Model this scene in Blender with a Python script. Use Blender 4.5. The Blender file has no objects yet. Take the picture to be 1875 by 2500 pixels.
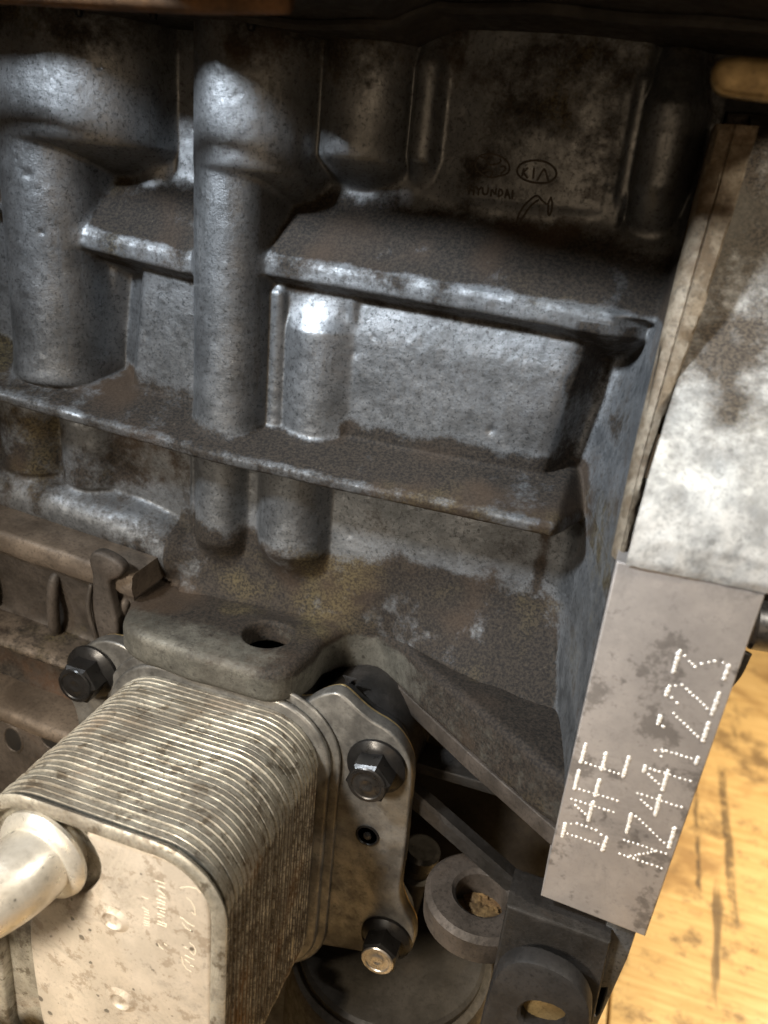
import bpy, bmesh, math, random
import numpy as np
from mathutils import Matrix, Vector

random.seed(4)
RNG = np.random.default_rng(7)
SC = 0.00072                      # design units (about 0.72 mm) to metres
scene = bpy.context.scene
COL = scene.collection

# ------------------------------------------------------------------ camera
cam_data = bpy.data.cameras.new('camera')
cam = bpy.data.objects.new('camera', cam_data)
COL.objects.link(cam)
cam_m = [[0.944862, -0.201339, 0.258262], [0.314259, 0.335747, -0.887984], [0.092076, 0.920184, 0.380504]]
cam_c = [98.14, -337.43, 144.59]
cam.matrix_world = Matrix([[cam_m[i][0], cam_m[i][1], cam_m[i][2], cam_c[i] * SC] for i in range(3)] + [[0, 0, 0, 1]])
cam_data.sensor_fit = 'VERTICAL'
cam_data.sensor_height = 36.0
cam_data.lens = 28.564
cam_data.clip_start = 0.005
cam_data.clip_end = 50.0
cam_data.dof.use_dof = True
cam_data.dof.focus_distance = 0.262
cam_data.dof.aperture_fstop = 11.0
scene.camera = cam

# ------------------------------------------------------------------ world, lamps and added fills
world = bpy.data.worlds.new('World')
scene.world = world
world.use_nodes = True
bg = world.node_tree.nodes['Background']
bg.inputs[0].default_value = (1.0, 0.74, 0.50, 1)
bg.inputs[1].default_value = 0.07

def lamp(name, pos, target, power, color, size, spread=None, kind='AREA'):
    d = bpy.data.lights.new(name, kind)
    d.energy = power
    d.color = color
    if kind == 'AREA':
        d.shape = 'DISK'
        d.size = size * SC
        if spread: d.spread = math.radians(spread)
    o = bpy.data.objects.new(name, d)
    COL.objects.link(o)
    o.location = Vector(pos) * SC
    o.rotation_euler = (Vector(target) - Vector(pos)).to_track_quat('-Z', 'Y').to_euler()
    return o

lamp('inspection_lamp', (-300, -400, 400), (50, 0, 75), 0.60, (0.84, 0.92, 1.0), 70, 62)
lamp('workshop_lamp', (-190, -600, 190), (-70, -90, -290), 0.76, (1.0, 0.89, 0.74), 110, 66)
lamp('warm_room_fill', (230, -760, 150), (-40, 0, 60), 0.36, (1.0, 0.74, 0.48), 320)  # added wide warm fill that lifts the shadows to brown
lamp('shoulder_fill', (420, -190, 420), (150, -60, 20), 0.20, (1.0, 0.92, 0.78), 60, 70)  # added light, no visible source, to brighten the shoulder casting
lamp('bench_lamp', (620, 420, 420), (340, 330, -450), 4.6, (1.0, 0.80, 0.52), 120, 120)

scene.view_settings.view_transform = 'Standard'
scene.view_settings.look = 'None'
scene.view_settings.exposure = 0.0
scene.view_settings.gamma = 1.0
scene.render.engine = 'CYCLES'
scene.cycles.max_bounces = 5
scene.cycles.diffuse_bounces = 3
scene.cycles.glossy_bounces = 3
scene.cycles.use_adaptive_sampling = True
scene.cycles.adaptive_threshold = 0.02
try:
    scene.cycles.use_denoising = True
except Exception:
    pass

# ------------------------------------------------------------------ materials
class NT:
    def __init__(self, name):
        self.m = bpy.data.materials.new(name)
        self.m.use_nodes = True
        self.t = self.m.node_tree
        self.b = self.t.nodes['Principled BSDF']
        self.tc = self.t.nodes.new('ShaderNodeTexCoord')
        self.geo = self.t.nodes.new('ShaderNodeNewGeometry')
    def link(self, a, b): self.t.links.new(a, b)
    def node(self, k, **kw):
        n = self.t.nodes.new(k)
        for a, v in kw.items(): setattr(n, a, v)
        return n
    def pos(self, scale=(1, 1, 1)):
        mp = self.node('ShaderNodeMapping')
        mp.inputs['Scale'].default_value = scale
        self.link(self.geo.outputs['Position'], mp.inputs['Vector'])
        return mp.outputs[0]
    def noise(self, scale, detail=6, rough=0.6, vec=None, distort=0.0):
        n = self.node('ShaderNodeTexNoise')
        n.inputs['Scale'].default_value = scale
        n.inputs['Detail'].default_value = detail
        n.inputs['Roughness'].default_value = rough
        n.inputs['Distortion'].default_value = distort
        self.link(vec if vec else self.geo.outputs['Position'], n.inputs['Vector'])
        return n.outputs['Fac']
    def ramp(self, fac, lo, hi):
        r = self.node('ShaderNodeMapRange', interpolation_type='SMOOTHSTEP')
        r.inputs['From Min'].default_value = lo
        r.inputs['From Max'].default_value = hi
        self.link(fac, r.inputs['Value'])
        return r.outputs[0]
    def math(self, op, a, b=None, clamp=False):
        n = self.node('ShaderNodeMath', operation=op)
        n.use_clamp = clamp
        for i, v in enumerate((a, b)):
            if v is None: continue
            if isinstance(v, (int, float)): n.inputs[i].default_value = v
            else: self.link(v, n.inputs[i])
        return n.outputs[0]
    def mix(self, fac, a, b):
        n = self.node('ShaderNodeMix', data_type='RGBA')
        if isinstance(fac, (int, float)): n.inputs['Factor'].default_value = fac
        else: self.link(fac, n.inputs['Factor'])
        for key, v in (('A', a), ('B', b)):
            s = [i for i in n.inputs if i.name == key and i.type == 'RGBA'][0]
            if isinstance(v, tuple): s.default_value = (*v, 1)
            else: self.link(v, s)
        return [o for o in n.outputs if o.type == 'RGBA'][0]
    def mixf(self, fac, a, b):
        n = self.node('ShaderNodeMix', data_type='FLOAT')
        self.link(fac, n.inputs[0])
        for i, v in ((2, a), (3, b)):
            if isinstance(v, (int, float)): n.inputs[i].default_value = v
            else: self.link(v, n.inputs[i])
        return n.outputs[0]
    def attr(self, name):
        return self.node('ShaderNodeAttribute', attribute_name=name).outputs['Fac']
    def bump(self, h, strength, dist, prev=None):
        n = self.node('ShaderNodeBump')
        n.inputs['Strength'].default_value = strength
        n.inputs['Distance'].default_value = dist
        self.link(h, n.inputs['Height'])
        if prev: self.link(prev, n.inputs['Normal'])
        return n.outputs[0]
    def out(self, color=None, rough=None, metal=None, normal=None):
        for k, v in (('Base Color', color), ('Roughness', rough), ('Metallic', metal), ('Normal', normal)):
            if v is None: continue
            if isinstance(v, (int, float)): self.b.inputs[k].default_value = v
            elif isinstance(v, tuple): self.b.inputs[k].default_value = (*v, 1)
            else: self.link(v, self.b.inputs[k])
        return self.m

def cast_metal(name, light, dark, metal=0.75, rough=(0.34, 0.55), stain=(0.05, 0.031, 0.018), stain_amt=0.0,
               speck=0.6, grain=0.35, dirt=(0.028, 0.0215, 0.0155), dirt2=(0.007, 0.0056, 0.0046), big=60.0, fine=900.0,
               pits=0.3, bsc=480.0, runs=0.0, stain_r=(0.5, 0.68), cmix=0.55, dr=(0.30, 0.95), blotch=0.0, bl_scale=130.0, bl_col=(0.06, 0.042, 0.025), ochre=0.55):
    n = NT(name)
    a = n.noise(big, 5, 0.68)
    b = n.noise(fine, 2, 0.7)
    c = n.noise(big * 5.5, 4, 0.7)
    base = n.mix(n.ramp(a, 0.36, 0.66), dark, light)
    base = n.mix(n.math('MULTIPLY', n.ramp(b, 0.5, 0.72), speck), base, tuple(x * 0.28 for x in light))
    base = n.mix(n.math('MULTIPLY', n.ramp(c, 0.56, 0.72), cmix), base, tuple(x * 0.5 for x in dark))
    if pits > 0.08:
        vo = n.node('ShaderNodeTexVoronoi')
        vo.inputs['Scale'].default_value = 210.0
        n.link(n.geo.outputs['Position'], vo.inputs['Vector'])
        pit = n.math('MULTIPLY', n.ramp(n.math('SUBTRACT', 0.30, n.math('ADD', vo.outputs['Distance'], n.math('MULTIPLY', n.ramp(a, 0.3, 0.62), 0.32))), 0.0, 0.08), pits)
        base = n.mix(pit, base, (0.018, 0.015, 0.012))
    if blotch:
        base = n.mix(n.math('MULTIPLY', n.ramp(n.noise(bl_scale, 5, 0.72), 0.54, 0.62), blotch), base, bl_col)
    at = n.attr('dirt')  # dirt amount, including the painted shade
    d = n.noise(170.0, 6, 0.78)
    m = n.math('ADD', n.math('MULTIPLY', at, 1.35), n.math('MULTIPLY', n.math('SUBTRACT', d, 0.5), 2.2))
    m = n.ramp(m, dr[0], dr[1])
    if stain_amt:
        m = n.math('MAXIMUM', m, n.math('MULTIPLY', n.ramp(n.noise(38.0, 6, 0.75, distort=0.5), *stain_r), stain_amt))
    if runs:
        m = n.math('MAXIMUM', m, n.math('MULTIPLY', n.ramp(n.noise(1.0, 5, 0.7, vec=n.pos((190.0, 190.0, 16.0))), 0.55, 0.72), runs))
    e = n.noise(1100.0, 3, 0.7)
    dcol = n.mix(n.ramp(e, 0.36, 0.62), dirt2, dirt)
    dcol = n.mix(n.math('MULTIPLY', n.ramp(e, 0.68, 0.76), 0.6), dcol, (0.14, 0.12, 0.085))
    dcol = n.mix(n.math('MULTIPLY', n.ramp(n.noise(26.0, 2, 0.6), 0.5, 0.7), 0.55), dcol, stain)
    dcol = n.mix(n.math('MULTIPLY', n.ramp(n.noise(17.0, 4, 0.65), 0.54, 0.68), ochre), dcol, n.mix(n.ramp(e, 0.4, 0.6), (0.024, 0.018, 0.009), (0.095, 0.074, 0.032)))
    col = n.mix(m, base, dcol)
    r = n.mixf(m, n.mixf(n.ramp(c, 0.3, 0.7), rough[0], rough[1]), 0.8)
    me = n.math('MULTIPLY', n.math('SUBTRACT', 1.0, m), metal)
    n.b.inputs['Specular IOR Level'].default_value = 0.28
    nb = n.bump(n.noise(bsc, 5, 0.75), grain, 0.0006)
    return n.out(col, r, me, nb)

MAT = {}
MAT['block'] = cast_metal('cast_aluminium', (0.215, 0.223, 0.232), (0.135, 0.14, 0.145), metal=0.85, rough=(0.38, 0.5), stain_amt=0.14, pits=0.35, speck=0.8, grain=0.30, cmix=0.3, dr=(0.12, 1.12), runs=0.4, bsc=760.0)
MAT['lug'] = cast_metal('lug_aluminium', (0.135, 0.128, 0.108), (0.065, 0.062, 0.052), metal=0.4, rough=(0.5, 0.68), stain_amt=0.45, dirt=(0.027, 0.0205, 0.015), dirt2=(0.007, 0.0056, 0.0045), dr=(0.1, 1.1), pits=0.7, grain=0.5)
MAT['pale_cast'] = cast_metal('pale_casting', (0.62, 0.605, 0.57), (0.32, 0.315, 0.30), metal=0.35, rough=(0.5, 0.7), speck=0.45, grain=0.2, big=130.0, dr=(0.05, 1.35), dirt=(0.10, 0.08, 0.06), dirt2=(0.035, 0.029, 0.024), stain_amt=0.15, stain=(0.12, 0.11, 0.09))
MAT['rim'] = cast_metal('rusty_rim', (0.25, 0.205, 0.15), (0.11, 0.078, 0.048), metal=0.3, rough=(0.5, 0.7), stain=(0.20, 0.085, 0.03), stain_amt=0.6, big=150.0)
MAT['machined'] = cast_metal('machined_pad', (0.43, 0.385, 0.35), (0.345, 0.31, 0.285), metal=0.4, rough=(0.42, 0.55), speck=0.12, grain=0.08, stain=(0.10, 0.085, 0.07), stain_amt=0.35, pits=0.05, big=45.0, blotch=0.6, bl_scale=62.0, bl_col=(0.12, 0.105, 0.092))
MAT['cooler'] = cast_metal('cooler_plate_metal', (0.46, 0.435, 0.37), (0.29, 0.27, 0.225), metal=0.65, rough=(0.34, 0.5), stain=(0.16, 0.075, 0.02), stain_amt=0.7, speck=0.35, grain=0.12, stain_r=(0.44, 0.62), dirt=(0.075, 0.054, 0.032), dirt2=(0.028, 0.02, 0.013), big=120.0, blotch=0.7, bl_scale=200.0, bl_col=(0.085, 0.065, 0.042))
MAT['cooler_face'] = cast_metal('cooler_face_metal', (0.53, 0.47, 0.395), (0.44, 0.39, 0.325), metal=0.4, rough=(0.42, 0.56), stain=(0.16, 0.12, 0.08), stain_amt=0.35, speck=0.12, grain=0.06, pits=0.7, big=70.0, blotch=0.5, bl_scale=170.0, bl_col=(0.2, 0.15, 0.1))
MAT['base_plate'] = cast_metal('base_plate_metal', (0.235, 0.225, 0.205), (0.105, 0.10, 0.092), metal=0.7, rough=(0.36, 0.55), stain_amt=0.3, grain=0.12, speck=0.3)
MAT['pipe'] = cast_metal('pipe_aluminium', (0.76, 0.73, 0.66), (0.60, 0.57, 0.50), metal=0.7, rough=(0.26, 0.4), stain_amt=0.25, stain=(0.2, 0.15, 0.08), speck=0.15, grain=0.15, pits=0.7)
MAT['frame'] = cast_metal('brown_casting', (0.08, 0.066, 0.055), (0.04, 0.033, 0.027), metal=0.35, rough=(0.5, 0.68), stain_amt=0.4, stain=(0.10, 0.05, 0.025))
MAT['tan'] = cast_metal('tan_machined_edge', (0.15, 0.118, 0.09), (0.085, 0.066, 0.05), metal=0.35, rough=(0.5, 0.65), stain_amt=0.35, grain=0.12)
MAT['dark'] = cast_metal('oily_black_casting', (0.035, 0.031, 0.028), (0.016, 0.014, 0.012), metal=0.2, rough=(0.45, 0.7), stain=(0.05, 0.025, 0.012), stain_amt=0.3)
MAT['dark_grey'] = cast_metal('dark_grey_plastic', (0.028, 0.026, 0.025), (0.014, 0.013, 0.0125), metal=0.15, rough=(0.5, 0.65), grain=0.08, stain_amt=0.25)
MAT['black_bolt'] = cast_metal('black_oxide_steel', (0.016, 0.015, 0.0145), (0.008, 0.0075, 0.007), metal=0.3, rough=(0.25, 0.42), grain=0.06, pits=0.1, speck=0.2)
MAT['bolt_face'] = cast_metal('worn_bolt_face', (0.07, 0.065, 0.06), (0.035, 0.032, 0.03), metal=0.8, rough=(0.25, 0.4), grain=0.08, pits=0.1)
MAT['worn_edge'] = cast_metal('worn_bright_edge', (0.55, 0.52, 0.48), (0.32, 0.30, 0.27), metal=0.9, rough=(0.25, 0.4), grain=0.1)
MAT['rust'] = cast_metal('rusty_steel', (0.16, 0.085, 0.04), (0.07, 0.04, 0.022), metal=0.2, rough=(0.6, 0.8), stain_amt=0.5)
MAT['brass'] = cast_metal('dull_brass', (0.34, 0.25, 0.12), (0.20, 0.14, 0.065), metal=0.5, rough=(0.35, 0.5), grain=0.1, stain_amt=0.3)
MAT['gasket'] = cast_metal('gold_gasket', (0.62, 0.47, 0.22), (0.45, 0.32, 0.14), metal=0.8, rough=(0.3, 0.42), grain=0.05)
MAT['engrave'] = cast_metal('grime_filled_groove', (0.06, 0.048, 0.038), (0.035, 0.028, 0.022), metal=0.0, rough=(0.6, 0.8), grain=0.1)
MAT['slot_shade'] = cast_metal('painted_slot_shade', (0.012, 0.010, 0.008), (0.007, 0.006, 0.005), metal=0.0, rough=(0.7, 0.9), grain=0.2)
MAT['peen'] = cast_metal('bright_peened_metal', (0.92, 0.88, 0.82), (0.85, 0.80, 0.74), metal=0.2, rough=(0.3, 0.4), speck=0.0, grain=0.02, pits=0.0)
MAT['scratch'] = cast_metal('fresh_engraved_metal', (0.80, 0.72, 0.58), (0.72, 0.63, 0.5), metal=0.3, rough=(0.35, 0.45), speck=0.0, grain=0.02, pits=0.0)
MAT['sediment'] = cast_metal('crumbly_sediment', (0.26, 0.155, 0.06), (0.09, 0.05, 0.022), metal=0.0, rough=(0.7, 0.9), big=220.0, grain=0.5)
MAT['steel'] = cast_metal('steel_rod', (0.16, 0.16, 0.165), (0.09, 0.09, 0.095), metal=0.8, rough=(0.3, 0.45), grain=0.1)

def wood_mat():
    n = NT('worn_bench_wood')
    v = n.pos((6.0, 60.0, 40.0))
    g = n.noise(3.0, 9, 0.65, vec=v, distort=0.8)
    big = n.noise(9.0, 6, 0.65, distort=0.5)
    base = n.mix(n.ramp(g, 0.28, 0.72), (0.44, 0.29, 0.12), (0.62, 0.45, 0.22))
    base = n.mix(n.math('MULTIPLY', n.ramp(n.noise(3.0, 12, 0.8, vec=n.pos((22.0, 260.0, 100.0))), 0.56, 0.74), 0.4), base, (0.16, 0.075, 0.025))
    base = n.mix(n.math('MULTIPLY', n.ramp(big, 0.5, 0.66), 0.75), base, (0.22, 0.125, 0.05))
    base = n.mix(n.math('MULTIPLY', n.ramp(n.noise(26.0, 8, 0.8), 0.5, 0.64), 0.8), base, (0.12, 0.075, 0.04))
    base = n.mix(n.math('MULTIPLY', n.ramp(n.noise(1.0, 4, 0.6, vec=n.pos((52.0, 4.0, 20.0)), distort=0.3), 0.62, 0.68), 0.8), base, (0.07, 0.045, 0.028))
    sx = n.node('ShaderNodeSeparateXYZ'); n.link(n.geo.outputs['Position'], sx.inputs[0])
    wob = n.math('MULTIPLY', n.math('SUBTRACT', n.noise(30.0, 4, 0.7), 0.5), 0.010)
    for x0, w, y0, y1 in ((254, 2.2, 300, 520), (284, 4.2, 285, 540), (249, 5.5, 283, 300)):
        dx = n.math('ABSOLUTE', n.math('ADD', n.math('SUBTRACT', sx.outputs[0], x0 * SC), wob))
        mk = n.math('SUBTRACT', 1.0, n.ramp(dx, w * 0.6 * SC, w * 1.3 * SC))
        mk = n.math('MULTIPLY', mk, n.math('MULTIPLY', n.ramp(sx.outputs[1], y0 * SC, (y0 + 12) * SC), n.math('SUBTRACT', 1.0, n.ramp(sx.outputs[1], (y1 - 25) * SC, y1 * SC))))
        mk = n.math('MULTIPLY', mk, n.ramp(n.noise(60.0, 5, 0.7), 0.32, 0.55))
        base = n.mix(n.math('MULTIPLY', mk, 0.85), base, (0.075, 0.05, 0.03))
    nb = n.bump(g, 0.4, 0.001)
    return n.out(base, n.mixf(big, 0.5, 0.72), 0.0, nb)
MAT['wood'] = wood_mat()
MAT['oil_stain'] = cast_metal('dark_oil_stain', (0.10, 0.075, 0.045), (0.06, 0.045, 0.03), metal=0.0, rough=(0.35, 0.5), grain=0.1)

# ------------------------------------------------------------------ object helpers
ORIGIN = {}
def thing(name, loc, label, cat, group=None, kind=None):
    o = bpy.data.objects.new(name, None)
    o.empty_display_size = 0.01
    COL.objects.link(o)
    o.location = Vector(loc) * SC
    ORIGIN[o.name] = np.array(loc, float)
    if label: o['label'] = label
    if cat: o['category'] = cat
    if group: o['group'] = group
    if kind: o['kind'] = kind
    return o

def obj(name, verts, faces, mat, parent=None, smooth=True, normals=None, attr=None, label=None, sharp=None):
    base = ORIGIN.get(parent.name, np.zeros(3)) if parent else np.zeros(3)
    v = (np.asarray(verts, float) - base) * SC
    me = bpy.data.meshes.new(name)
    if isinstance(faces, np.ndarray) and faces.ndim == 2:
        k = faces.shape[1]
        me.vertices.add(len(v)); me.vertices.foreach_set('co', v.ravel())
        me.loops.add(faces.size); me.loops.foreach_set('vertex_index', faces.ravel().astype(np.int32))
        me.polygons.add(len(faces))
        me.polygons.foreach_set('loop_start', np.arange(0, faces.size, k, dtype=np.int32))
        me.update(calc_edges=True)
    else:
        me.from_pydata([tuple(p) for p in v], [], [tuple(f) for f in faces])
    me.validate()
    if smooth:
        me.polygons.foreach_set('use_smooth', np.ones(len(me.polygons), bool))
        if sharp: me.set_sharp_from_angle(angle=math.radians(sharp))
    if normals is not None:
        me.normals_split_custom_set_from_vertices([tuple(n) for n in normals])
    if attr is not None:
        a = me.attributes.new('dirt', 'FLOAT', 'POINT')  # dirt, plus painted shade on shoulder, barrel, groove, bore and cooler side
        a.data.foreach_set('value', np.asarray(attr, np.float32))
    me.materials.append(MAT[mat])
    o = bpy.data.objects.new(name, me)
    COL.objects.link(o)
    if parent:
        o.parent = parent
        ORIGIN[o.name] = base
    if label: o['label'] = label
    return o

def chaikin(pts, n=2, closed=True):
    p = np.asarray(pts, float)
    for _ in range(n):
        q = np.roll(p, -1, 0)
        if closed:
            p = np.stack([p * .75 + q * .25, p * .25 + q * .75], 1).reshape(-1, p.shape[1])
        else:
            a, b = p[:-1], p[1:]
            m = np.stack([a * .75 + b * .25, a * .25 + b * .75], 1).reshape(-1, p.shape[1])
            p = np.vstack([p[:1], m, p[-1:]])
    return p

def ccw(p):
    p = np.asarray(p, float)
    a = np.sum(p[:, 0] * np.roll(p[:, 1], -1) - np.roll(p[:, 0], -1) * p[:, 1])
    return p if a > 0 else p[::-1]

def offset(p, d):
    """outward offset of a counter-clockwise outline"""
    e = np.roll(p, -1, 0) - p
    e /= np.linalg.norm(e, axis=1, keepdims=True) + 1e-9
    nrm = np.stack([e[:, 1], -e[:, 0]], 1)
    m = nrm + np.roll(nrm, 1, 0)
    m /= np.maximum((m * nrm).sum(1, keepdims=True), 0.35)
    return p + m * d

def rrect(x0, x1, y0, y1, r, seg=8):
    out = []
    for cx, cy, a0 in ((x1 - r, y1 - r, 0), (x0 + r, y1 - r, 90), (x0 + r, y0 + r, 180), (x1 - r, y0 + r, 270)):
        for i in range(seg + 1):
            a = math.radians(a0 + 90 * i / seg)
            out.append((cx + r * math.cos(a), cy + r * math.sin(a)))
    return np.array(out)

def stack(loops, caps=(True, True)):
    """join loops (each n x 3, same count) into a skin; n-gon caps"""
    n = len(loops[0])
    v = np.vstack(loops)
    f = []
    for i in range(len(loops) - 1):
        for j in range(n):
            k = (j + 1) % n
            f.append((i * n + j, i * n + k, (i + 1) * n + k, (i + 1) * n + j))
    if caps[0]: f.append(tuple(range(n))[::-1])
    if caps[1]: f.append(tuple((len(loops) - 1) * n + j for j in range(n)))
    return v, f

def fix(v, f):
    bm = bmesh.new()
    vs = [bm.verts.new(tuple(p)) for p in v]
    for q in f:
        try: bm.faces.new([vs[i] for i in q])
        except ValueError: pass
    bmesh.ops.recalc_face_normals(bm, faces=bm.faces)
    ngons = [q for q in bm.faces if len(q.verts) > 4]
    if ngons: bmesh.ops.triangulate(bm, faces=ngons)
    bm.verts.index_update()
    vv = [tuple(p.co) for p in bm.verts]
    ff = [tuple(p.index for p in q.verts) for q in bm.faces]
    bm.free()
    return vv, ff

def plate(name, outline, axis, a, b, mat, parent, bev=1.2, label=None, sharp=40, segs=3):
    """outline extruded along an axis from a to b with rounded edges; outline is (x,z) for axis y, (x,y) for z, (y,z) for x"""
    p = ccw(outline)
    lo, hi = min(a, b), max(a, b)
    bev = min(bev, (hi - lo) * 0.49)
    loops = []
    prof = []
    for i in range(segs + 1):
        t = math.pi / 2 * i / segs
        prof.append((lo + bev * (1 - math.sin(t)), -bev * (1 - math.cos(t))))
    prof = prof[::-1]
    prof2 = [(hi - bev * (1 - math.sin(math.pi / 2 * i / segs)), -bev * (1 - math.cos(math.pi / 2 * i / segs))) for i in range(segs + 1)]
    for h, o in prof + prof2:
        q = offset(p, o)
        c = np.full((len(q), 1), h)
        if axis == 'y': loops.append(np.hstack([q[:, :1], c, q[:, 1:]]))
        elif axis == 'z': loops.append(np.hstack([q, c]))
        else: loops.append(np.hstack([c, q]))
    v, f = fix(*stack(loops))
    return obj(name, v, f, mat, parent, label=label, sharp=sharp)

def lathe(name, prof, origin, axis, mat, parent, seg=40, label=None, sharp=35, wob=None):
    """prof: list of (radius, height) along axis from origin"""
    ax = Vector(axis).normalized()
    u = ax.orthogonal().normalized(); w = ax.cross(u)
    loops = []
    for r, h in prof:
        loops.append(np.array([tuple(Vector(origin) + ax * h + (u * math.cos(2 * math.pi * i / seg) + w * math.sin(2 * math.pi * i / seg)) * max(r, 0.01)) for i in range(seg)]))
    v, f = fix(*stack(loops))
    return obj(name, v, f, mat, parent, label=label, sharp=sharp)

def tube(name, path, rad, mat, parent, seg=24, n=2, label=None, sharp=None, caps=(True, True)):
    p = chaikin(path, n, closed=False) if n else np.asarray(path, float)
    rr = np.interp(np.linspace(0, 1, len(p)), np.linspace(0, 1, len(rad)), rad) if hasattr(rad, '__len__') else np.full(len(p), rad)
    loops = []
    t_prev = None
    u = None
    for i in range(len(p)):
        t = Vector(p[min(i + 1, len(p) - 1)] - p[max(i - 1, 0)]).normalized()
        if u is None: u = t.orthogonal().normalized()
        else: u = (u - t * u.dot(t)).normalized()
        w = t.cross(u)
        loops.append(np.array([tuple(Vector(p[i]) + (u * math.cos(2 * math.pi * k / seg) + w * math.sin(2 * math.pi * k / seg)) * rr[i]) for k in range(seg)]))
    v, f = fix(*stack(loops, caps))
    return obj(name, v, f, mat, parent, label=label, sharp=sharp)

def box(name, c0, c1, mat, parent, bev=1.0, label=None):
    return plate(name, [(c0[0], c0[1]), (c1[0], c0[1]), (c1[0], c1[1]), (c0[0], c1[1])], 'z', c0[2], c1[2], mat, parent, bev=bev, label=label)

def hexprism(name, cx, cz, y0, y1, r, mat, parent, rot=0.0, chamfer=1.2, label=None):
    loops = []
    ang = [rot + math.pi / 3 * i for i in range(6)]
    for rr, yy in ((r, y0), (r, y1 + chamfer), (r - chamfer, y1)):
        loops.append(np.array([(cx + rr * math.cos(a), yy, cz + rr * math.sin(a)) for a in ang]))
    v, f = fix(*stack(loops))
    return obj(name, v, f, mat, parent, smooth=False, label=label)

def strokes_mesh(name, segs, mat, parent, r, yfun, label=None, kind=None, seg=5, flat=0.6):
    """many thin rounded beads along polylines in (x,z), lying on y = yfun(x,z)"""
    V = []; F = []
    for pts in segs:
        P = [np.array((x, float(yfun(x, z)), z)) for x, z in pts]
        for i in range(len(P) - 1):
            a, b = P[i], P[i + 1]
            d = b - a
            L = np.linalg.norm(d)
            if L < 1e-6: continue
            d /= L
            nrm = np.array((0, -1, 0.0)); s = np.cross(d, nrm); s /= np.linalg.norm(s) + 1e-9
            base = len(V)
            for q, e in ((a, -1), (b, 1)):
                for k in range(seg):
                    t = math.pi * k / (seg - 1)
                    V.append(q + d * e * r * 0.5 + s * r * math.cos(t) + nrm * r * flat * math.sin(t))
            for k in range(seg - 1):
                F.append((base + k, base + k + 1, base + seg + k + 1, base + seg + k))
            F.append(tuple(base + k for k in range(seg))[::-1]); F.append(tuple(base + seg + k for k in range(seg)))
    o = obj(name, V, F, mat, parent, label=label, sharp=50)
    if kind: o['kind'] = kind
    return o

# ---- surface nets on a signed distance grid
def nets(F, o, h):
    nx, ny, nz = F.shape
    s = F < 0
    c = np.zeros((nx - 1, ny - 1, nz - 1), np.int32)
    for i in (0, 1):
        for j in (0, 1):
            for k in (0, 1):
                c += s[i:nx - 1 + i, j:ny - 1 + j, k:nz - 1 + k]
    act = (c > 0) & (c < 8)
    idx = np.argwhere(act)
    acc = np.zeros((len(idx), 3)); cnt = np.zeros(len(idx))
    I = idx.T
    corners = [(i, j, k) for i in (0, 1) for j in (0, 1) for k in (0, 1)]
    for a in corners:
        for d in range(3):
            if a[d]: continue
            b = list(a); b[d] = 1
            fa = F[I[0] + a[0], I[1] + a[1], I[2] + a[2]]
            fb = F[I[0] + b[0], I[1] + b[1], I[2] + b[2]]
            m = (fa < 0) != (fb < 0)
            t = fa / np.where(fa - fb == 0, 1, fa - fb)
            p = np.tile(np.array(a, float), (len(idx), 1)); p[:, d] = t
            acc[m] += p[m]; cnt[m] += 1
    V = (idx + acc / cnt[:, None]) * h + np.array(o)
    num = -np.ones(act.shape, np.int64); num[act] = np.arange(len(idx))
    faces = []
    for d in range(3):
        e1, e2 = (d + 1) % 3, (d + 2) % 3
        sl0 = [slice(None)] * 3; sl1 = [slice(None)] * 3
        sl0[d] = slice(0, -1); sl1[d] = slice(1, None)
        a, b = s[tuple(sl0)], s[tuple(sl1)]
        q = np.argwhere(a != b)
        q = q[(q[:, e1] > 0) & (q[:, e2] > 0) & (q[:, e1] < F.shape[e1] - 1) & (q[:, e2] < F.shape[e2] - 1)]
        if not len(q): continue
        def at(da, db):
            w = q.copy(); w[:, e1] += da; w[:, e2] += db
            return num[w[:, 0], w[:, 1], w[:, 2]]
        quad = np.stack([at(-1, -1), at(0, -1), at(0, 0), at(-1, 0)], 1)
        flip = ~a[q[:, 0], q[:, 1], q[:, 2]]
        quad[flip] = quad[flip][:, ::-1]
        faces.append(quad)
    Fc = np.vstack(faces)
    return V, Fc

def sd_poly(P, X, Y):
    d = np.full(X.shape, 1e9); s = np.ones(X.shape)
    n = len(P)
    for i in range(n):
        a = P[i]; b = P[i - 1]
        ex, ey = b - a
        wx, wy = X - a[0], Y - a[1]
        t = np.clip((wx * ex + wy * ey) / (ex * ex + ey * ey + 1e-12), 0, 1)
        d = np.minimum(d, (wx - ex * t) ** 2 + (wy - ey * t) ** 2)
        c1 = Y >= a[1]; c2 = Y < b[1]; c3 = ex * wy > ey * wx
        s = np.where((c1 & c2 & c3) | (~c1 & ~c2 & ~c3), -s, s)
    return s * np.sqrt(d)

def smin(a, b, k):
    h = np.clip(0.5 + 0.5 * (b - a) / k, 0, 1)
    return b * (1 - h) + a * h - k * h * (1 - h)
def smax(a, b, k): return -smin(-a, -b, k)
def sstep(x, a, b):
    t = np.clip((x - a) / (b - a), 0, 1)
    return t * t * (3 - 2 * t)

def vnoise(X, Z, wl, seed):
    r = np.random.default_rng(seed)
    g = r.standard_normal((260, 260))
    x = ((X + 400) / wl) % 258; z = ((Z + 400) / wl) % 258
    i = np.floor(x).astype(int); j = np.floor(z).astype(int)
    fx = x - i; fz = z - j
    fx = fx * fx * (3 - 2 * fx); fz = fz * fz * (3 - 2 * fz)
    return (g[i, j] * (1 - fx) + g[i + 1, j] * fx) * (1 - fz) + (g[i, j + 1] * (1 - fx) + g[i + 1, j + 1] * fx) * fz

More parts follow.
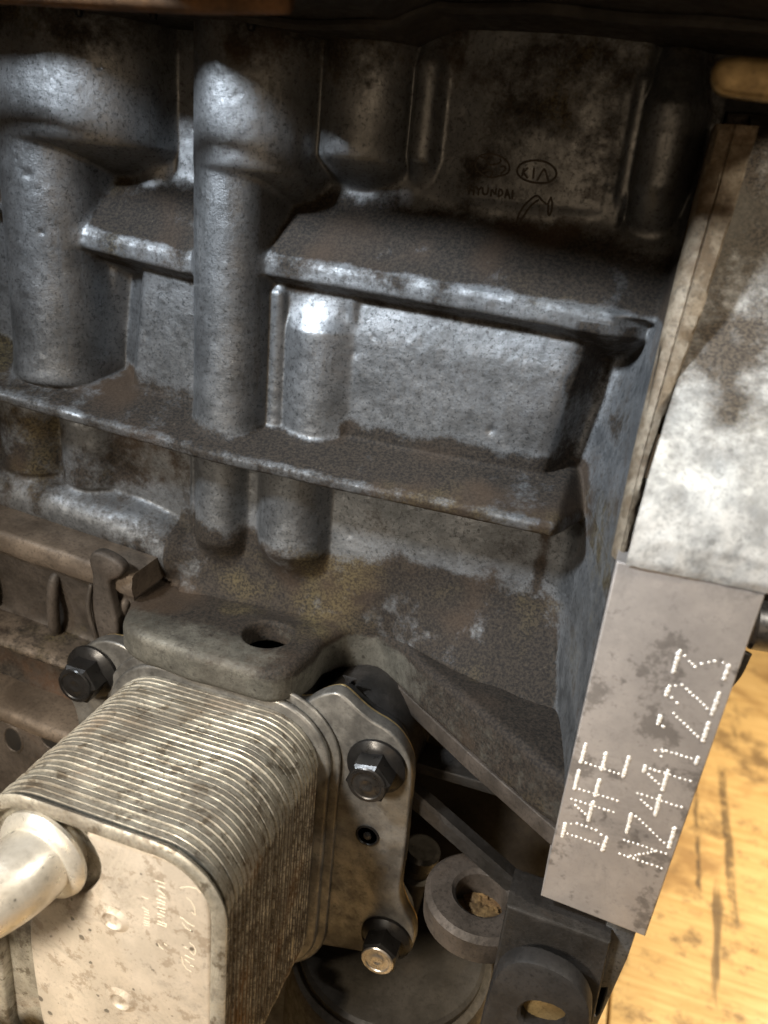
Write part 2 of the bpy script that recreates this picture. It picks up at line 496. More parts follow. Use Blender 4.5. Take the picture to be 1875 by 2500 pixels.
# ================================================================== SETTING: the bench
bench = thing('workbench', (200, 300, -490), None, None, kind='structure')
edges = [-620, -330, -20, 180, 470, 830]
for i in range(len(edges) - 1):
    x0, x1 = edges[i] + 1.0, edges[i + 1] - 1.0
    zt = -450 + random.uniform(-1.5, 1.5)
    v, f = [], []
    box('plank', (x0, -500, -490), (x1, 1500, zt), 'wood', bench, bev=2.0)

# ================================================================== ENGINE BLOCK
block = thing('engine_block', (0, 0, -110), 'stained grey cast aluminium engine block with bolt columns, ribs and a numbered pad', 'engine block')

H = 0.7
xs = np.arange(-275, 110.01, H); zs = np.arange(-108, 214.01, H)
X, Z = np.meshgrid(xs, zs, indexing='ij')
z1 = np.interp(X, [-275, -159, -100, -60, 5, 96, 110], [120, 109.5, 104, 108, 106, 102.5, 101.5])
z2 = np.interp(X, [-275, -184, -75, 2, 78, 110], [40, 32.2, 24.4, 23.2, 22.5, 22])
yrim = np.interp(Z, [-108, -20, 33, 60, 110, 166, 214], [-72, -72, -68, -56, -32, -9, 0])
d1 = Z - z1; d2 = Z - z2

def soft(t, w): return 0.5 * (t + np.sqrt(t * t + w * w)) - 0.5 * w * np.exp(-np.abs(t) / (w * 2))
def colf(xc, r, yc, z0=-999, z1_=999, s0=1.0, s1=1.0, side=3.0):
    u = np.abs(X - xc)
    y = np.where(u < r * 0.96, yc - np.sqrt(np.maximum(r * r - u * u, 0)), yc - r * 0.28 + (u - r * 0.96) * side)
    return y + soft(z0 - Z, 3.0) * s0 + soft(Z - z1_, 3.0) * s1
def boxf(x0, x1, za, zb, y, sx=2.5, sz=2.5):
    return y + soft(x0 - X, 5.0) * sx + soft(X - x1, 4.0) * sx + soft(za - Z, 4.0) * sz + soft(Z - zb, 4.0) * sz

feats = []      # (name, label, height, blend)
upper = np.interp(d1, [-1, 0, 38, 60], [-11, -11, 18, 23]) + np.where(d1 < -1, 999, 0)
xe = X - np.clip((Z - 40) * 0.13, -4, 8)
midy = np.interp(xe, [-275, -152, -146, -137, -132, -60, 66, 71, 80, 120], [-1, 2, 9, 4, -4, -4.5, -4.5, -3, 14, 15])
midy = midy + soft(Z - (z1 - 26), 8.0) * 0.16 * (X > -20) + 0.02 * np.maximum(60 - Z, 0)
wall_mid = np.where((d1 <= 0) & (d2 > 1), midy, 999.)
wall_low = np.where(d2 <= 2, np.where(X < -106, 9.0, 4.0), 999.)
wall = np.minimum(np.minimum(upper, wall_mid), wall_low)
# smooth the wall levels into each other
def blur(A, n):
    for _ in range(n):
        A = (A + np.roll(A, 1, 0) + np.roll(A, -1, 0) + np.roll(A, 1, 1) + np.roll(A, -1, 1)) / 5
    return A
wall = blur(wall, 5)
flare = np.interp(X, [-275, -132, -118, -60, -36, -20, -6, 8, 22, 60, 100], [3, 3, 14, 6, 5, 3, 1, 1, 8, 24, 30])
wall = wall - flare * np.clip((-24 - Z) / 41, 0, 1) ** 2
feats.append(('wall_panel', None, wall, 0))
rib1 = -11.5 + soft(d1 + 0.5, 1.5) * 0.9 + soft(-6.8 - d1, 1.5) * 2.0 + soft(X - 86, 6.0) * 0.55 + np.maximum(-158 - X, 0) * 2.0
feats.append(('rib', 'pale upper rib between the columns', rib1, 3.0))
shelf = np.interp(d2, [-9.5, -7.0, -0.5, 11, 15], [40, -29, -31, -2, 12]) + np.maximum(X - 80, 0) * 3
shelf = blur(np.clip(shelf, -40, 30), 5)
feats.append(('rib', 'lower ledge rib caked with brown dirt', shelf, 4.0))
feats.append(('bolt_column', None, colf(-160, 44, 21, 146, 999, 2.2), 4))
feats.append(('bolt_column', None, colf(-174, 26, 4, 37, 999, 3.0), 4))
feats.append(('bolt_column', None, colf(-71.5, 27, 4.5, 142, 999, 1.7), 4))
feats.append(('bolt_column', None, colf(-77.5, 18.5, -3.5, 24, 999, 1.4), 4))
feats.append(('bolt_column', None, colf(-28.5, 21.5, 16, 150, 999, 1.5), 4))
feats.append(('bead', None, colf(-1.5, 5.5, 9, 152, 187, 1.2), 6))
feats.append(('cylinder_barrel', None, np.where(d1 > 5, 9 + (np.abs(X - 38) / 38) ** 3 * 7, 60) + np.maximum(140 - Z, 0) * 0.8 + np.maximum(X - 72, 0) * 1.5, 6))
feats.append(('bolt_column', None, colf(91, 8.5, 8, 150, 178, 0.7, 0.8), 4))
feats.append(('bead', None, colf(79.5, 2.4, 12, 146, 186, 0.8), 3))
feats.append(('bolt_column', None, colf(-128, 10, 17, 122, 999, 0.8), 7))
0 and feats.append(('jacket_panel', None, boxf(-140, -60, 10, 96, -4.5, 1.0, 0.7) + np.maximum(Z - 85, 0) * 0.2, 9))
0 and feats.append(('jacket_panel', None, boxf(-52, 70 + np.clip((Z - 40) * 0.12, -4, 8), 8, 92, -4.5, 1.3, 0.5) + np.maximum(Z - 66 - np.maximum(-5 - X, 0) * 0.5, 0) * 0.16, 10))
feats.append(('jacket_column', None, colf(-37, 19, 8.0, 18, 80, 1.0, 0.7), 6))
feats.append(('bead', None, colf(-56, 4.0, -3.8, 20, 94, 1.0, 1.2), 4))

wx0 = np.interp(Z, [0, 30, 60, 95], [74, 75, 81, 93])
webt = np.clip((X - wx0) / (104.5 - wx0), 0, 1.0)
feats.append(('flange_web', None, 14 - webt ** 2.3 * (14 - yrim) + np.maximum(wx0 - X, 0) * 1.5 + np.maximum(Z - 98, 0) * 0.75, 9))
feats.append(('lower_column', None, colf(-87, 14, 6, -34, 16, 0.7, 3), 6))
feats.append(('lower_column', None, colf(-47, 19, 8, -30, 16, 0.8, 3), 6))
feats.append(('lower_column', None, colf(-170, 17, 16, -22, 14, 0.9, 3), 5))
feats.append(('lower_column', None, colf(-205, 20, 15, -20, 20, 0.9, 3), 5))
zr = np.interp(X, [-275, -225, -133, -100], [-26, -33, -43, -52])
roll = np.where(np.abs(Z - zr) < 13.5, 6 - np.sqrt(np.maximum(14 ** 2 - (Z - zr) ** 2, 0)), 2 + (np.abs(Z - zr) - 13.5) * 3) + np.maximum(X + 112, 0) * 0.5
feats.append(('lower_roll', None, roll, 6))

Hh = feats[0][2].copy(); lab = np.zeros(X.shape, int); best = feats[0][2].copy()
for i, (nm, lb, h, k) in enumerate(feats[1:], 1):
    m = h < best
    lab[m] = i; best = np.minimum(best, h)
    Hh = smin(Hh, h, k)
# underside opening: left of the lug the wall stops above the ladder frame
Hh = Hh + 0.22 * vnoise(X, Z, 26, 1) + 0.04 * vnoise(X, Z, 8, 2) + 0.05 * vnoise(X, Z, 3, 3)
# casting pits and lumps
for _ in range(70):
    px, pz = RNG.uniform(-200, 100), RNG.uniform(-40, 195)
    a, r = RNG.uniform(-0.3, 0.8), RNG.uniform(0.8, 2.2)
    Hh += a * np.exp(-((X - px) ** 2 + (Z - pz) ** 2) / (r * r))

dirt = np.zeros(X.shape)  # dirt, plus painted shade on the upper barrel and beside the web
dirt = np.maximum(dirt, sstep(d1, 0.5, 5) * (1 - sstep(d1, 20, 36)) * 1.0)
dirt = np.maximum(dirt, sstep(d2, -1, 1.5) * (1 - sstep(d2, 12, 24)) * 0.95)
dirt = np.maximum(dirt, 0.55 * sstep(-d2, 8, 20) * (X < -108))
dirt = np.maximum(dirt, sstep(-Z, 14, 34) * 1.0 * (X > -114))
dirt = np.maximum(dirt, 0.3 * (np.abs(d1 + 4) < 5))
dirt = np.maximum(dirt, 0.55 * np.exp(-((d1 + 11.5) / 2.2) ** 2))
dirt = np.maximum(dirt, 0.34 * np.exp(-((d1 - 0.5) / 2.5) ** 2))
dirt = np.maximum(dirt, sstep(Z, 168, 188) * 0.55)  # browner towards the top edge
dirt = np.maximum(dirt, 0.42 * sstep(X, 8, 22) * sstep(Z, 138, 150))  # upper barrel darkened where the head's shadow falls
dirt = np.maximum(dirt, 0.75 * sstep(X, 70, 75) * (1 - sstep(X, wx0 + 1, wx0 + 7)) * (Z < 100))  # groove beside the web: brown grime and painted shade together
dirt = np.clip(dirt + 0.12 * vnoise(X, Z, 23, 9), 0, 1)

colmask = np.isin(lab, [i for i, q in enumerate(feats) if q[0] in ('bolt_column', 'jacket_column', 'bead')]).astype(float)
colmask = blur(colmask, 6)
webmask = blur((lab == [i for i, q in enumerate(feats) if q[0] == 'flange_web'][0]).astype(float), 8)
dirt = dirt * (1 - 0.8 * webmask * (Z < 92) * sstep(X, 84, 92))
dirt = np.maximum(dirt, 0.36 * webmask)
low = sstep(d2, 14, 2)
dirt = dirt * (1 - colmask * 0.9 * (1 - 0.55 * low) * (Z < 168))
dirt = np.maximum(dirt, 0.6 * (np.abs(d2 + 3.5) < 5))
dirt = np.clip(dirt + 0.16 * vnoise(X, Z, 11, 19) * (dirt > 0.05), 0, 1)
def islands(fc, nv):
    lb_ = np.arange(nv)
    while True:
        m_ = lb_[fc].min(1)
        new = lb_.copy()
        for c_ in range(4): np.minimum.at(new, fc[:, c_], m_)
        new = new[new]
        if (new == lb_).all(): break
        lb_ = new
    fl = lb_[fc[:, 0]]
    return [fc[fl == t] for t in np.unique(fl)]
gx, gz = np.gradient(Hh, H)
NR = np.stack([gx, -np.ones_like(gx), gz], -1)
NR /= np.linalg.norm(NR, axis=-1, keepdims=True)
nI, nJ = X.shape
vid = np.arange(nI * nJ).reshape(nI, nJ)
quads = np.stack([vid[:-1, :-1], vid[1:, :-1], vid[1:, 1:], vid[:-1, 1:]], -1).reshape(-1, 4)
qlab = lab[:-1, :-1].reshape(-1)
# leave the space under the left roll open (the ladder frame starts there) 
cxm = X[:-1, :-1].reshape(-1); czm = Z[:-1, :-1].reshape(-1)
cut = (cxm < -112) & (czm < np.interp(cxm, [-275, -225, -133, -112], [-40, -47, -57, -64]))
cut |= (czm < -68) | ((cxm > 104.2) & (czm < 104))
VV = np.stack([X, Hh, Z], -1).reshape(-1, 3); NN = NR.reshape(-1, 3); DD = dirt.reshape(-1)
for i, (nm, lb, h, k) in enumerate(feats):
    q = quads[(qlab == i) & ~cut]
    if not len(q): continue
    u, inv = np.unique(q, return_inverse=True)
    for comp in islands(inv.reshape(-1, 4), len(u)):
        if len(comp) < 40: continue
        uu, ii = np.unique(comp, return_inverse=True)
        obj(nm, VV[u][uu], ii.reshape(-1, 4), 'block', block, normals=NN[u][uu], attr=DD[u][uu], label=lb)

def wall_y(x, z):
    i = min(max(int(round((x + 275) / H)), 0), nI - 1); j = min(max(int(round((z + 108) / H)), 0), nJ - 1)
    return Hh[i, j]

box('hole_blocker', (-116, -32, -112), (-24, 16, -88), 'dark', block, bev=3)  # added dark block so the lug's bolt hole looks black
box('dark_filler', (-128, 14, -100), (104, 38, -62), 'dark', block, bev=2)  # added dark filler closing the bright gap under the notch
# solid body behind the cast face so that no light leaks through
box('crankcase_body', (-275, 34, -98), (103, 190, 212), 'dark', block, bev=3)

# ---- mounting lug: a thick ledge with a vertical bolt hole and an arched notch
lug_out = chaikin([(-134, 30), (-127, -10), (-119, -36), (-108, -51), (-80, -54), (-44, -56), (-29, -56), (-20, -47), (-19, -29), (-17, -9), (-10, 3), (3, 6), (14, -2),
                   (30, -15), (62, -40), (96, -65), (112, -76), (112, 30)], 2)
lx = np.arange(-142, 107.01, 0.8); ly = np.arange(-80, 12.01, 0.8); lz = np.arange(-98, -44.01, 0.8)
L2x, L2y = np.meshgrid(lx, ly, indexing='ij')
dp = sd_poly(lug_out, L2x, L2y)
dp = dp + 0.5 * vnoise(L2x + 300, L2y + 200, 15, 11)
dh = np.sqrt((L2x + 45) ** 2 + (L2y + 25) ** 2) - 11.6
LZ = lz[None, None, :]
top = -65 + 0.4 * vnoise(L2x + 300, L2y + 300, 12, 12)[:, :, None] - 0.0
rr = 4.8
w1 = dp[:, :, None] + rr; w2 = np.maximum(LZ - top, np.where(L2x < -24, np.interp(L2y, [-46, -36], [-83, -76.5]), np.interp(L2x, [-24, -18], [-83, -90]))[:, :, None] - LZ) + rr
dl = np.minimum(np.maximum(w1, w2), 0) + np.sqrt(np.maximum(w1, 0) ** 2 + np.maximum(w2, 0) ** 2) - rr
dw = (9.0 - L2y)[:, :, None] + 0 * LZ
dl = smin(dl, dw, 14.0)
hole = dh[:, :, None] - np.maximum(LZ + 67.0, 0) * 0.5
dl = smax(dl, -hole, 1.0)
Vl, Fl = nets(dl, (lx[0], ly[0], lz[0]), 0.8)
cen = Vl[Fl].mean(1)
keep = (cen[:, 1] < 8.5)
Fl = Fl[keep]
u, inv = np.unique(Fl, return_inverse=True)
Vl = Vl[u]; Fl = inv.reshape(-1, 4)
xx, yy, zz = Vl.T
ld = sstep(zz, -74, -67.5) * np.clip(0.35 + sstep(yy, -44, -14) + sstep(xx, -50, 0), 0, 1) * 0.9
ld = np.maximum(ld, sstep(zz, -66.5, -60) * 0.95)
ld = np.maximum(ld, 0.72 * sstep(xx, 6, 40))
ld = np.maximum(ld, 0.75 * (np.hypot(xx + 45, yy + 25) < 12.2) * (zz < -66))  # bore wall darkened: shade inside the hole put into the colour
obj('mounting_lug', Vl, Fl, 'lug', block, attr=ld, label='thick rounded ledge with a vertical bolt hole')
# machined strip along the underside of the ledge edge
strip = np.array([(2, 5), (14, -2), (31, -15.5), (63, -40.5), (105, -71), (105, -60), (63, -33), (31, -8), (10, 8)])
plate('machined_strip', strip, 'z', -98, -89, 'frame', block, bev=0.8)

# ---- rear flange: rim, pale cast shoulder, numbered machined pad
SZ = np.array([172, 166, 150, 132, 112, 96, 80, 62, 48, 34.5, 30])
rimY = np.interp(SZ, [30, 34.5, 48, 62, 80, 96, 112, 132, 150, 166, 172], [-70, -69, -64, -57, -48, -40, -32, -22, -14, -8, -7])
rimL = np.interp(SZ, [30, 60, 100, 172], [104.5, 104.5, 105.5, 108.5])
rimR = np.interp(SZ, [30, 48, 62, 80, 96, 112, 132, 150, 172], [107.5, 107.8, 108.6, 110.6, 113.2, 115.5, 117.5, 119.5, 121])
sec = []
for k in range(len(SZ)):
    a, b, y = rimL[k], rimR[k], rimY[k]
    sec.append([(a - 2.2, y + 60, SZ[k]), (a - 1.6, y + 4.5, SZ[k]), (a, y + 1.6, SZ[k]), (a + (b - a) * .34, y + .5, SZ[k]), (a + (b - a) * .38, y + 1.0, SZ[k]), (a + (b - a) * .42, y, SZ[k]), (b - .8, y, SZ[k]), (b, y + 1.0, SZ[k]), (b, y + 60, SZ[k])])
sec = np.array(sec)
def resample(A, n):
    t = np.linspace(0, 1, len(A)); tt = np.linspace(0, 1, n)
    out = np.zeros((n,) + A.shape[1:])
    for i in range(A.shape[1]):
        for j in range(A.shape[2]): out[:, i, j] = np.interp(tt, t, A[:, i, j])
    return out
sec = resample(sec, 240)
nzr = np.array([[vnoise(np.array(s[0, 2] + 40.), np.array(i * 9. + 3), 4.0, 31) for i in range(9)] for s in sec])
sec[:, 2:8, 1] += 0.15 * nzr[:, 2:8]; sec[:, 6:8, 0] += 0.12 * nzr[:, 5:7]
v, f = fix(*stack([s for s in sec]))
obj('flange_rim', v, f, 'rim', block, sharp=45, label='narrow rusty raised rim strip')

ft = np.linspace(0, 1, 76); fz = np.arange(33.5, 182.01, 0.9)
FT, FZ = np.meshgrid(ft, fz, indexing='ij')
fx0 = np.interp(FZ, SZ[::-1], rimR[::-1]) + 0.2
FX = fx0 + FT * (152 - fx0)
bot = 33.5 - (FX - 104.7) * 0.02
FY = np.interp(FZ, [33, 36, 44, 60, 74, 92, 110, 130, 150, 170, 182], [-78.3, -79, -78.5, -73, -61, -40, -20, -4, 8, 20, 60])
FY = FY + 0.4 * vnoise(FX, FZ, 18, 21) + 0.14 * vnoise(FX, FZ, 6, 22) + 0.06 * vnoise(FX, FZ, 2.6, 23)
for dx_, dy_ in ((0.9, 0.5), (1.4, 2.0), (1.5, 30.0), (1.5, 90.0)):
    FX = np.vstack([FX, np.full((1, FX.shape[1]), 152.0 + dx_)]); FY = np.vstack([FY, FY[75:76] + dy_]); FZ = np.vstack([FZ, FZ[:1]])
fv = np.stack([FX, FY, FZ], -1).reshape(-1, 3)
fi = np.arange(FX.size).reshape(FX.shape)
fq = np.stack([fi[:-1, :-1], fi[1:, :-1], fi[1:, 1:], fi[:-1, 1:]], -1).reshape(-1, 4)
dirt_and_shade = np.maximum(0.95 * sstep(FZ, 58, 104) + 0.22 * vnoise(FX, FZ, 12, 27) * sstep(FZ, 60, 80), 0.95 * np.exp(-(((FX - 131) / 8.5) ** 2 + ((FZ - 86) / 12) ** 2)) + 0.1 * vnoise(FX, FZ, 9, 24))  # grime and a stain; the upward ramp also paints the top's shade
obj('cast_shoulder', fv, fq, 'pale_cast', block, attr=np.clip(dirt_and_shade, 0, 1).reshape(-1), label='pale rough cast shoulder above the numbered pad')
pad_out = [(104.4, -117.5), (146.3, -121), (151.5, 33.2), (104.7, 33.6)]
pad = plate('serial_pad', chaikin(pad_out, 0), 'y', -78, 20, 'machined', block, bev=0.9, label='flat machined pad stamped D4FE NZ441223')

PAD = [['b', (107.4, -84.7), (107.5, -78.5)], ['d', (109.2, -82.9), (121.1, -83.4)], ['b', (122.9, -85.8), (123.3, -79.0)], ['d', (109.5, -77.9), (111.7, -76.7), (119.0, -77.2), (121.2, -78.5)], ['d', (107.7, -66.3), (123.4, -66.8)], ['d', (109.6, -68.7), (113.8, -71.2)], ['b', (115.3, -73.6), (115.5, -64.6)], ['b', (107.9, -61.2), (108.0, -52.7)], ['d', (109.7, -60.8), (123.7, -61.2)], ['b', (115.6, -61.7), (115.8, -54.3)], ['b', (108.0, -48.7), (108.2, -40.5)], ['d', (109.9, -48.6), (121.8, -49.3)], ['b', (115.8, -49.4), (115.9, -42.0)], ['b', (123.6, -50.0), (123.8, -41.0)], ['d', (129.3, -84.9), (144.9, -85.6)], ['d', (129.5, -77.8), (144.9, -78.4)], ['d', (133.3, -84.2), (138.9, -80.6), (141.0, -78.7)], ['b', (129.6, -74.1), (129.6, -65.3)], ['d', (131.4, -65.7), (143.2, -73.8)], ['b', (145.2, -75.0), (145.3, -65.9)], ['d', (129.8, -55.3), (145.5, -56.1)], ['d', (131.7, -57.8), (135.7, -60.4)], ['b', (137.7, -62.7), (137.5, -53.8)], ['d', (130.0, -43.3), (145.8, -44.1)], ['d', (131.9, -46.2), (136.0, -48.8)], ['b', (137.8, -50.8), (137.8, -42.3)], ['b', (130.0, -45.2), (130.0, -42.8)], ['d', (131.9, -35.2), (134.0, -34.1), (144.1, -34.7)], ['b', (145.9, -36.3), (146.1, -33.5)], ['d', (134.3, -37.1), (134.4, -34.8)], ['b', (130.4, -24.1), (130.6, -20.9)], ['d', (132.2, -24.7), (132.5, -24.8)], ['d', (134.5, -18.4), (144.1, -25.2)], ['b', (146.0, -26.1), (146.2, -18.7)], ['b', (130.5, -11.8), (130.8, -8.4)], ['d', (132.5, -12.5), (134.6, -13.9)], ['d', (132.7, -7.5), (134.6, -6.5), (136.5, -7.6), (144.5, -13.2)], ['b', (146.3, -14.9), (146.7, -6.3)], ['b', (130.8, -2.4), (131.1, 6.2)], ['d', (133.0, 4.5), (134.9, 3.2), (137.1, 1.6), (138.9, 3.2), (140.9, 4.4)], ['d', (142.5, 5.3), (145.0, 5.5)], ['b', (146.8, -0.3), (147.0, 4.9)]]
V, F = [], []
def bead(c, r):
    b = len(V)
    x, z = c
    V.append((x, -78.0 - r * 0.55, z))
    for rr, h in ((0.7, 0.4), (1.0, -0.1)):
        for k in range(8):
            a = math.pi / 4 * k
            V.append((x + r * rr * math.cos(a), -78.0 - r * h, z + r * rr * math.sin(a)))
    for k in range(8):
        k2 = (k + 1) % 8
        F.append((b, b + 1 + k, b + 1 + k2)); F.append((b + 1 + k, b + 9 + k, b + 9 + k2, b + 1 + k2))
for st in PAD:
    pts = [np.array(p) for p in st[1:]]
    step = 1.75 if st[0] == 'd' else 0.55
    for a, b in zip(pts[:-1], pts[1:]):
        n = max(1, int(round(np.linalg.norm(b - a) / step)))
        for i in range(n + 1):
            if i == n and b is not pts[-1]: continue
            bead(a + (b - a) * i / n + RNG.normal(0, 0.07, 2), (0.60 if st[0] == 'd' else 0.82) * RNG.uniform(0.78, 1.12))
o = obj('stamped_characters', V, F, 'peen', pad, label='dot-stamped characters D4FE and NZ441223')
o['kind'] = 'stuff'

# ---- emblems on the barrel (grooves filled with grime)
EMB = [['h', (21.0, 154.2), (22.1, 155.6), (24.6, 156.3), (27.6, 156.6), (30.8, 155.9), (33.3, 154.6), (34.7, 152.8), (34.9, 150.9), (33.8, 149.6), (31.1, 148.8)], ['h', (21.0, 154.2), (20.6, 152.0), (21.5, 150.5), (24.3, 148.8), (27.1, 147.9), (29.4, 148.1), (30.8, 148.8)], ['h', (24.8, 154.7), (25.8, 153.4), (26.4, 152.5), (29.2, 152.9), (31.1, 153.9), (30.7, 155.0)], ['h', (24.2, 150.0), (26.4, 150.7), (28.6, 149.9), (27.6, 148.2)], ['h', (31.3, 152.2), (32.6, 152.6), (33.5, 151.5), (31.7, 149.7)], ['h', (22.6, 155.2), (24.8, 154.8), (25.4, 155.7)], ['k', (38.0, 152.3), (39.0, 154.0), (42.1, 155.3), (45.7, 155.8), (49.6, 155.2), (52.6, 153.4), (53.6, 151.4), (52.8, 149.6), (50.8, 148.1), (47.1, 147.6), (43.3, 147.8), (40.1, 148.8), (38.0, 150.5), (38.0, 152.3)], ['k', (40.5, 152.3), (40.3, 149.7)], ['k', (42.0, 152.7), (40.5, 150.9), (42.5, 149.2)], ['k', (44.5, 152.7), (44.7, 149.1)], ['k', (46.5, 148.9), (48.2, 152.8), (48.7, 152.8), (50.8, 148.6)], ['w', (19.7, 144.1), (19.6, 141.0)], ['w', (21.5, 144.0), (21.6, 140.9)], ['w', (19.7, 142.6), (21.5, 142.5)], ['w', (22.2, 144.2), (23.5, 142.9), (24.5, 144.1)], ['w', (23.5, 142.9), (23.6, 141.1)], ['w', (25.0, 143.9), (25.3, 141.8), (26.4, 141.4), (27.4, 142.0), (27.4, 144.1)], ['w', (28.8, 141.1), (28.7, 144.0), (30.6, 141.4), (30.6, 144.1)], ['w', (32.0, 141.2), (31.8, 144.0), (33.1, 143.7), (33.6, 142.1), (32.0, 141.2)], ['w', (34.6, 141.0), (35.1, 144.1), (36.7, 140.9)], ['w', (34.8, 142.2), (36.2, 142.2)], ['w', (37.6, 141.0), (37.3, 144.1)], ['c', (40.4, 131.7), (40.7, 134.8), (42.0, 138.1), (44.4, 140.9), (46.8, 143.1), (48.1, 142.7), (49.7, 141.2), (51.9, 140.0), (52.3, 141.5), (52.7, 142.9)], ['c', (41.5, 131.3), (42.4, 134.0), (44.4, 137.9), (46.3, 140.2), (48.1, 141.5)], ['c', (52.7, 142.9), (53.6, 140.9), (53.7, 138.3), (53.1, 136.1), (52.4, 136.7), (52.1, 140.0)], ['p', (0.9, 174.3), (1.0, 170.7)], ['p', (3.2, 174.3), (3.2, 171.3), (5.6, 172.1)]]
names = {'h': 'oval_emblem', 'k': 'oval_letter_emblem', 'w': 'cast_wordmark', 'c': 'chevron_emblem', 'p': 'cast_mark'}
labs = {'h': 'cast oval emblem with slanted letter', 'k': 'cast oval emblem reading KIA', 'w': 'cast word HYUNDAI', 'c': 'cast pointed chevron emblem', 'p': 'faint cast mark'}
for key in 'hkwc':
    segs = []
    for st in EMB:
        if st[0] != key: continue
        pts = st[1:]
        segs.append(chaikin(pts, 1, closed=False) if len(pts) > 3 else pts)
    strokes_mesh(names[key], segs, 'engrave', block, {'h': 0.36, 'k': 0.42, 'w': 0.4, 'c': 0.42}[key], lambda x, z: wall_y(x, z) - 0.05, label=labs[key], flat=0.45)

# ---- dark lower structure seen past the cooler
box('lower_web_rib', (20, -16, -128), (104, 2, -122), 'dark', block, bev=1)
def bar(name, a, b, w, h, mat, parent, label=None):
    a, b = Vector(a), Vector(b)
    d = (b - a).normalized()
    s = d.cross(Vector((0, 0, 1))).normalized(); u = s.cross(d)
    prof = [(-w, -h), (w, -h), (w, h), (-w, h)]
    c = min(w, h) * 0.35
    prof = [(-w + c, -h), (w - c, -h), (w, -h + c), (w, h - c), (w - c, h), (-w + c, h), (-w, h - c), (-w, -h + c)]
    loops = [np.array([tuple(p + s * x + u * y) for x, y in prof]) for p in (a, b)]
    v, f = fix(*stack(loops))
    return obj(name, v, f, mat, parent, label=label, sharp=30)
bar('diagonal_web', (14, -30, -114), (104, -30, -170), 5, 4.5, 'dark', block, label='diagonal dark web under the ledge')
bar('diagonal_web', (8, 14, -86), (40, 14, -134), 4, 10, 'dark', block)
sump = plate('sump_wall', [(-30, -98), (24, -98), (24, -168), (30, -184), (48, -182), (62, -170), (104, -150), (104, -98), (150, -98), (150, -449), (-30, -449)], 'y', 60, 90, 'dark', block, bev=2)

plate('sump_front', [(-110, -160), (-6, -160), (-6, -250), (70, -250), (70, -449), (-110, -449)], 'y', 14, 34, 'dark', block, bev=2)

# ================================================================== OIL COOLER
cooler = thing('oil_cooler', (-58, -90, -245), 'brownish stacked-plate oil cooler bolted below the ledge', 'oil cooler')
HOUS = chaikin([(-146.7, -98.8), (-129.8, -80.6), (-113.2, -78.8)] + [(-104, -86), (-60, -87), (-18, -86), (-11, -78), (-3, -73)] + [(2.0, -72.7), (13.6, -81.7), (27.7, -85.6), (36.6, -96.3), (39.1, -107.0), (39.3, -121.2), (40.4, -153.3), (39.6, -177.4), (43.4, -187.9), (50.2, -197.3), (51.1, -209.6), (47.4, -219.2), (39.8, -225.9), (26.2, -224.4), (6.1, -230.1)] + [(-20, -236), (-140, -236), (-150, -200), (-140, -135), (-152, -112)], 2)
plate('base_plate', HOUS, 'y', -45, -37, 'base_plate', cooler, bev=1.4, label='flat base plate with bolt ears')
plate('gasket', offset(ccw(HOUS), -0.7), 'y', -36.9, -35.9, 'gasket', cooler, bev=0.2, label='thin gold gasket edge')
lathe('housing_barrel', [(20, 0), (25, 0.5), (29.5, 4), (31, 10), (31, 55)], (4, -34, -117), (0, 1, 0), 'dark', block, seg=64)
hs = plate('housing', offset(ccw(HOUS), -5.0), 'y', -35.8, -24, 'dark_grey', block, bev=5.0, segs=5, label='dark cast boss behind the cooler')
ST = rrect(-113, -4, -245, -86, 27, 10)
plate('foot_ring', offset(ST, 9), 'y', -47.5, -45.1, 'base_plate', cooler, bev=1.0)
plate('foot_ring', offset(ST, 5), 'y', -51.5, -47.6, 'base_plate', cooler, bev=1.6)
# one pressed plate; the others share its mesh
N_PL = 27; PITCH = 3.235; Y0 = -51.6
def plate_mesh(seed):
    loops = []
    for o_, dy in ((-0.6, 0.0), (-0.12, -0.25), (0.0, -0.7), (0.05, -2.4), (0.12, -2.75), (0.34, -2.95), (0.34, -3.25), (0.1, -3.45), (-0.6, -3.5)):
        q = offset(ST, o_)
        w = 0.22 * vnoise(q[:, 0] + 400, q[:, 1] + 400 + seed * 37, 16, 50 + seed)
        loops.append(np.stack([q[:, 0], np.full(len(q), Y0 + dy * 0.89) + (w if o_ > 0 else 0), q[:, 1]], 1))
    return fix(*stack(loops))
protos = []
for s in range(4):
    v, f = plate_mesh(s)
    at = np.array([0.34 if (Y0 - p[1]) < 2.2 else 0.05 for p in v])
    at += 0.45 * np.array([p[0] > -9 and p[2] < -112 for p in v])  # right side darkened: brown grime plus shade put into the colour
    protos.append(obj('cooling_plate', v, f, 'cooler', cooler, sharp=45, attr=np.clip(at, 0, 1)))
for i in range(4, N_PL):
    c = protos[RNG.integers(0, 4)].copy()
    COL.objects.link(c); c.parent = cooler
    c.location = (random.uniform(-0.35, 0.35) * SC, -i * PITCH * SC, random.uniform(-0.35, 0.35) * SC)
for i in range(1, 4): protos[i].location = (0, -i * PITCH * SC, 0)
YF = Y0 - N_PL * PITCH
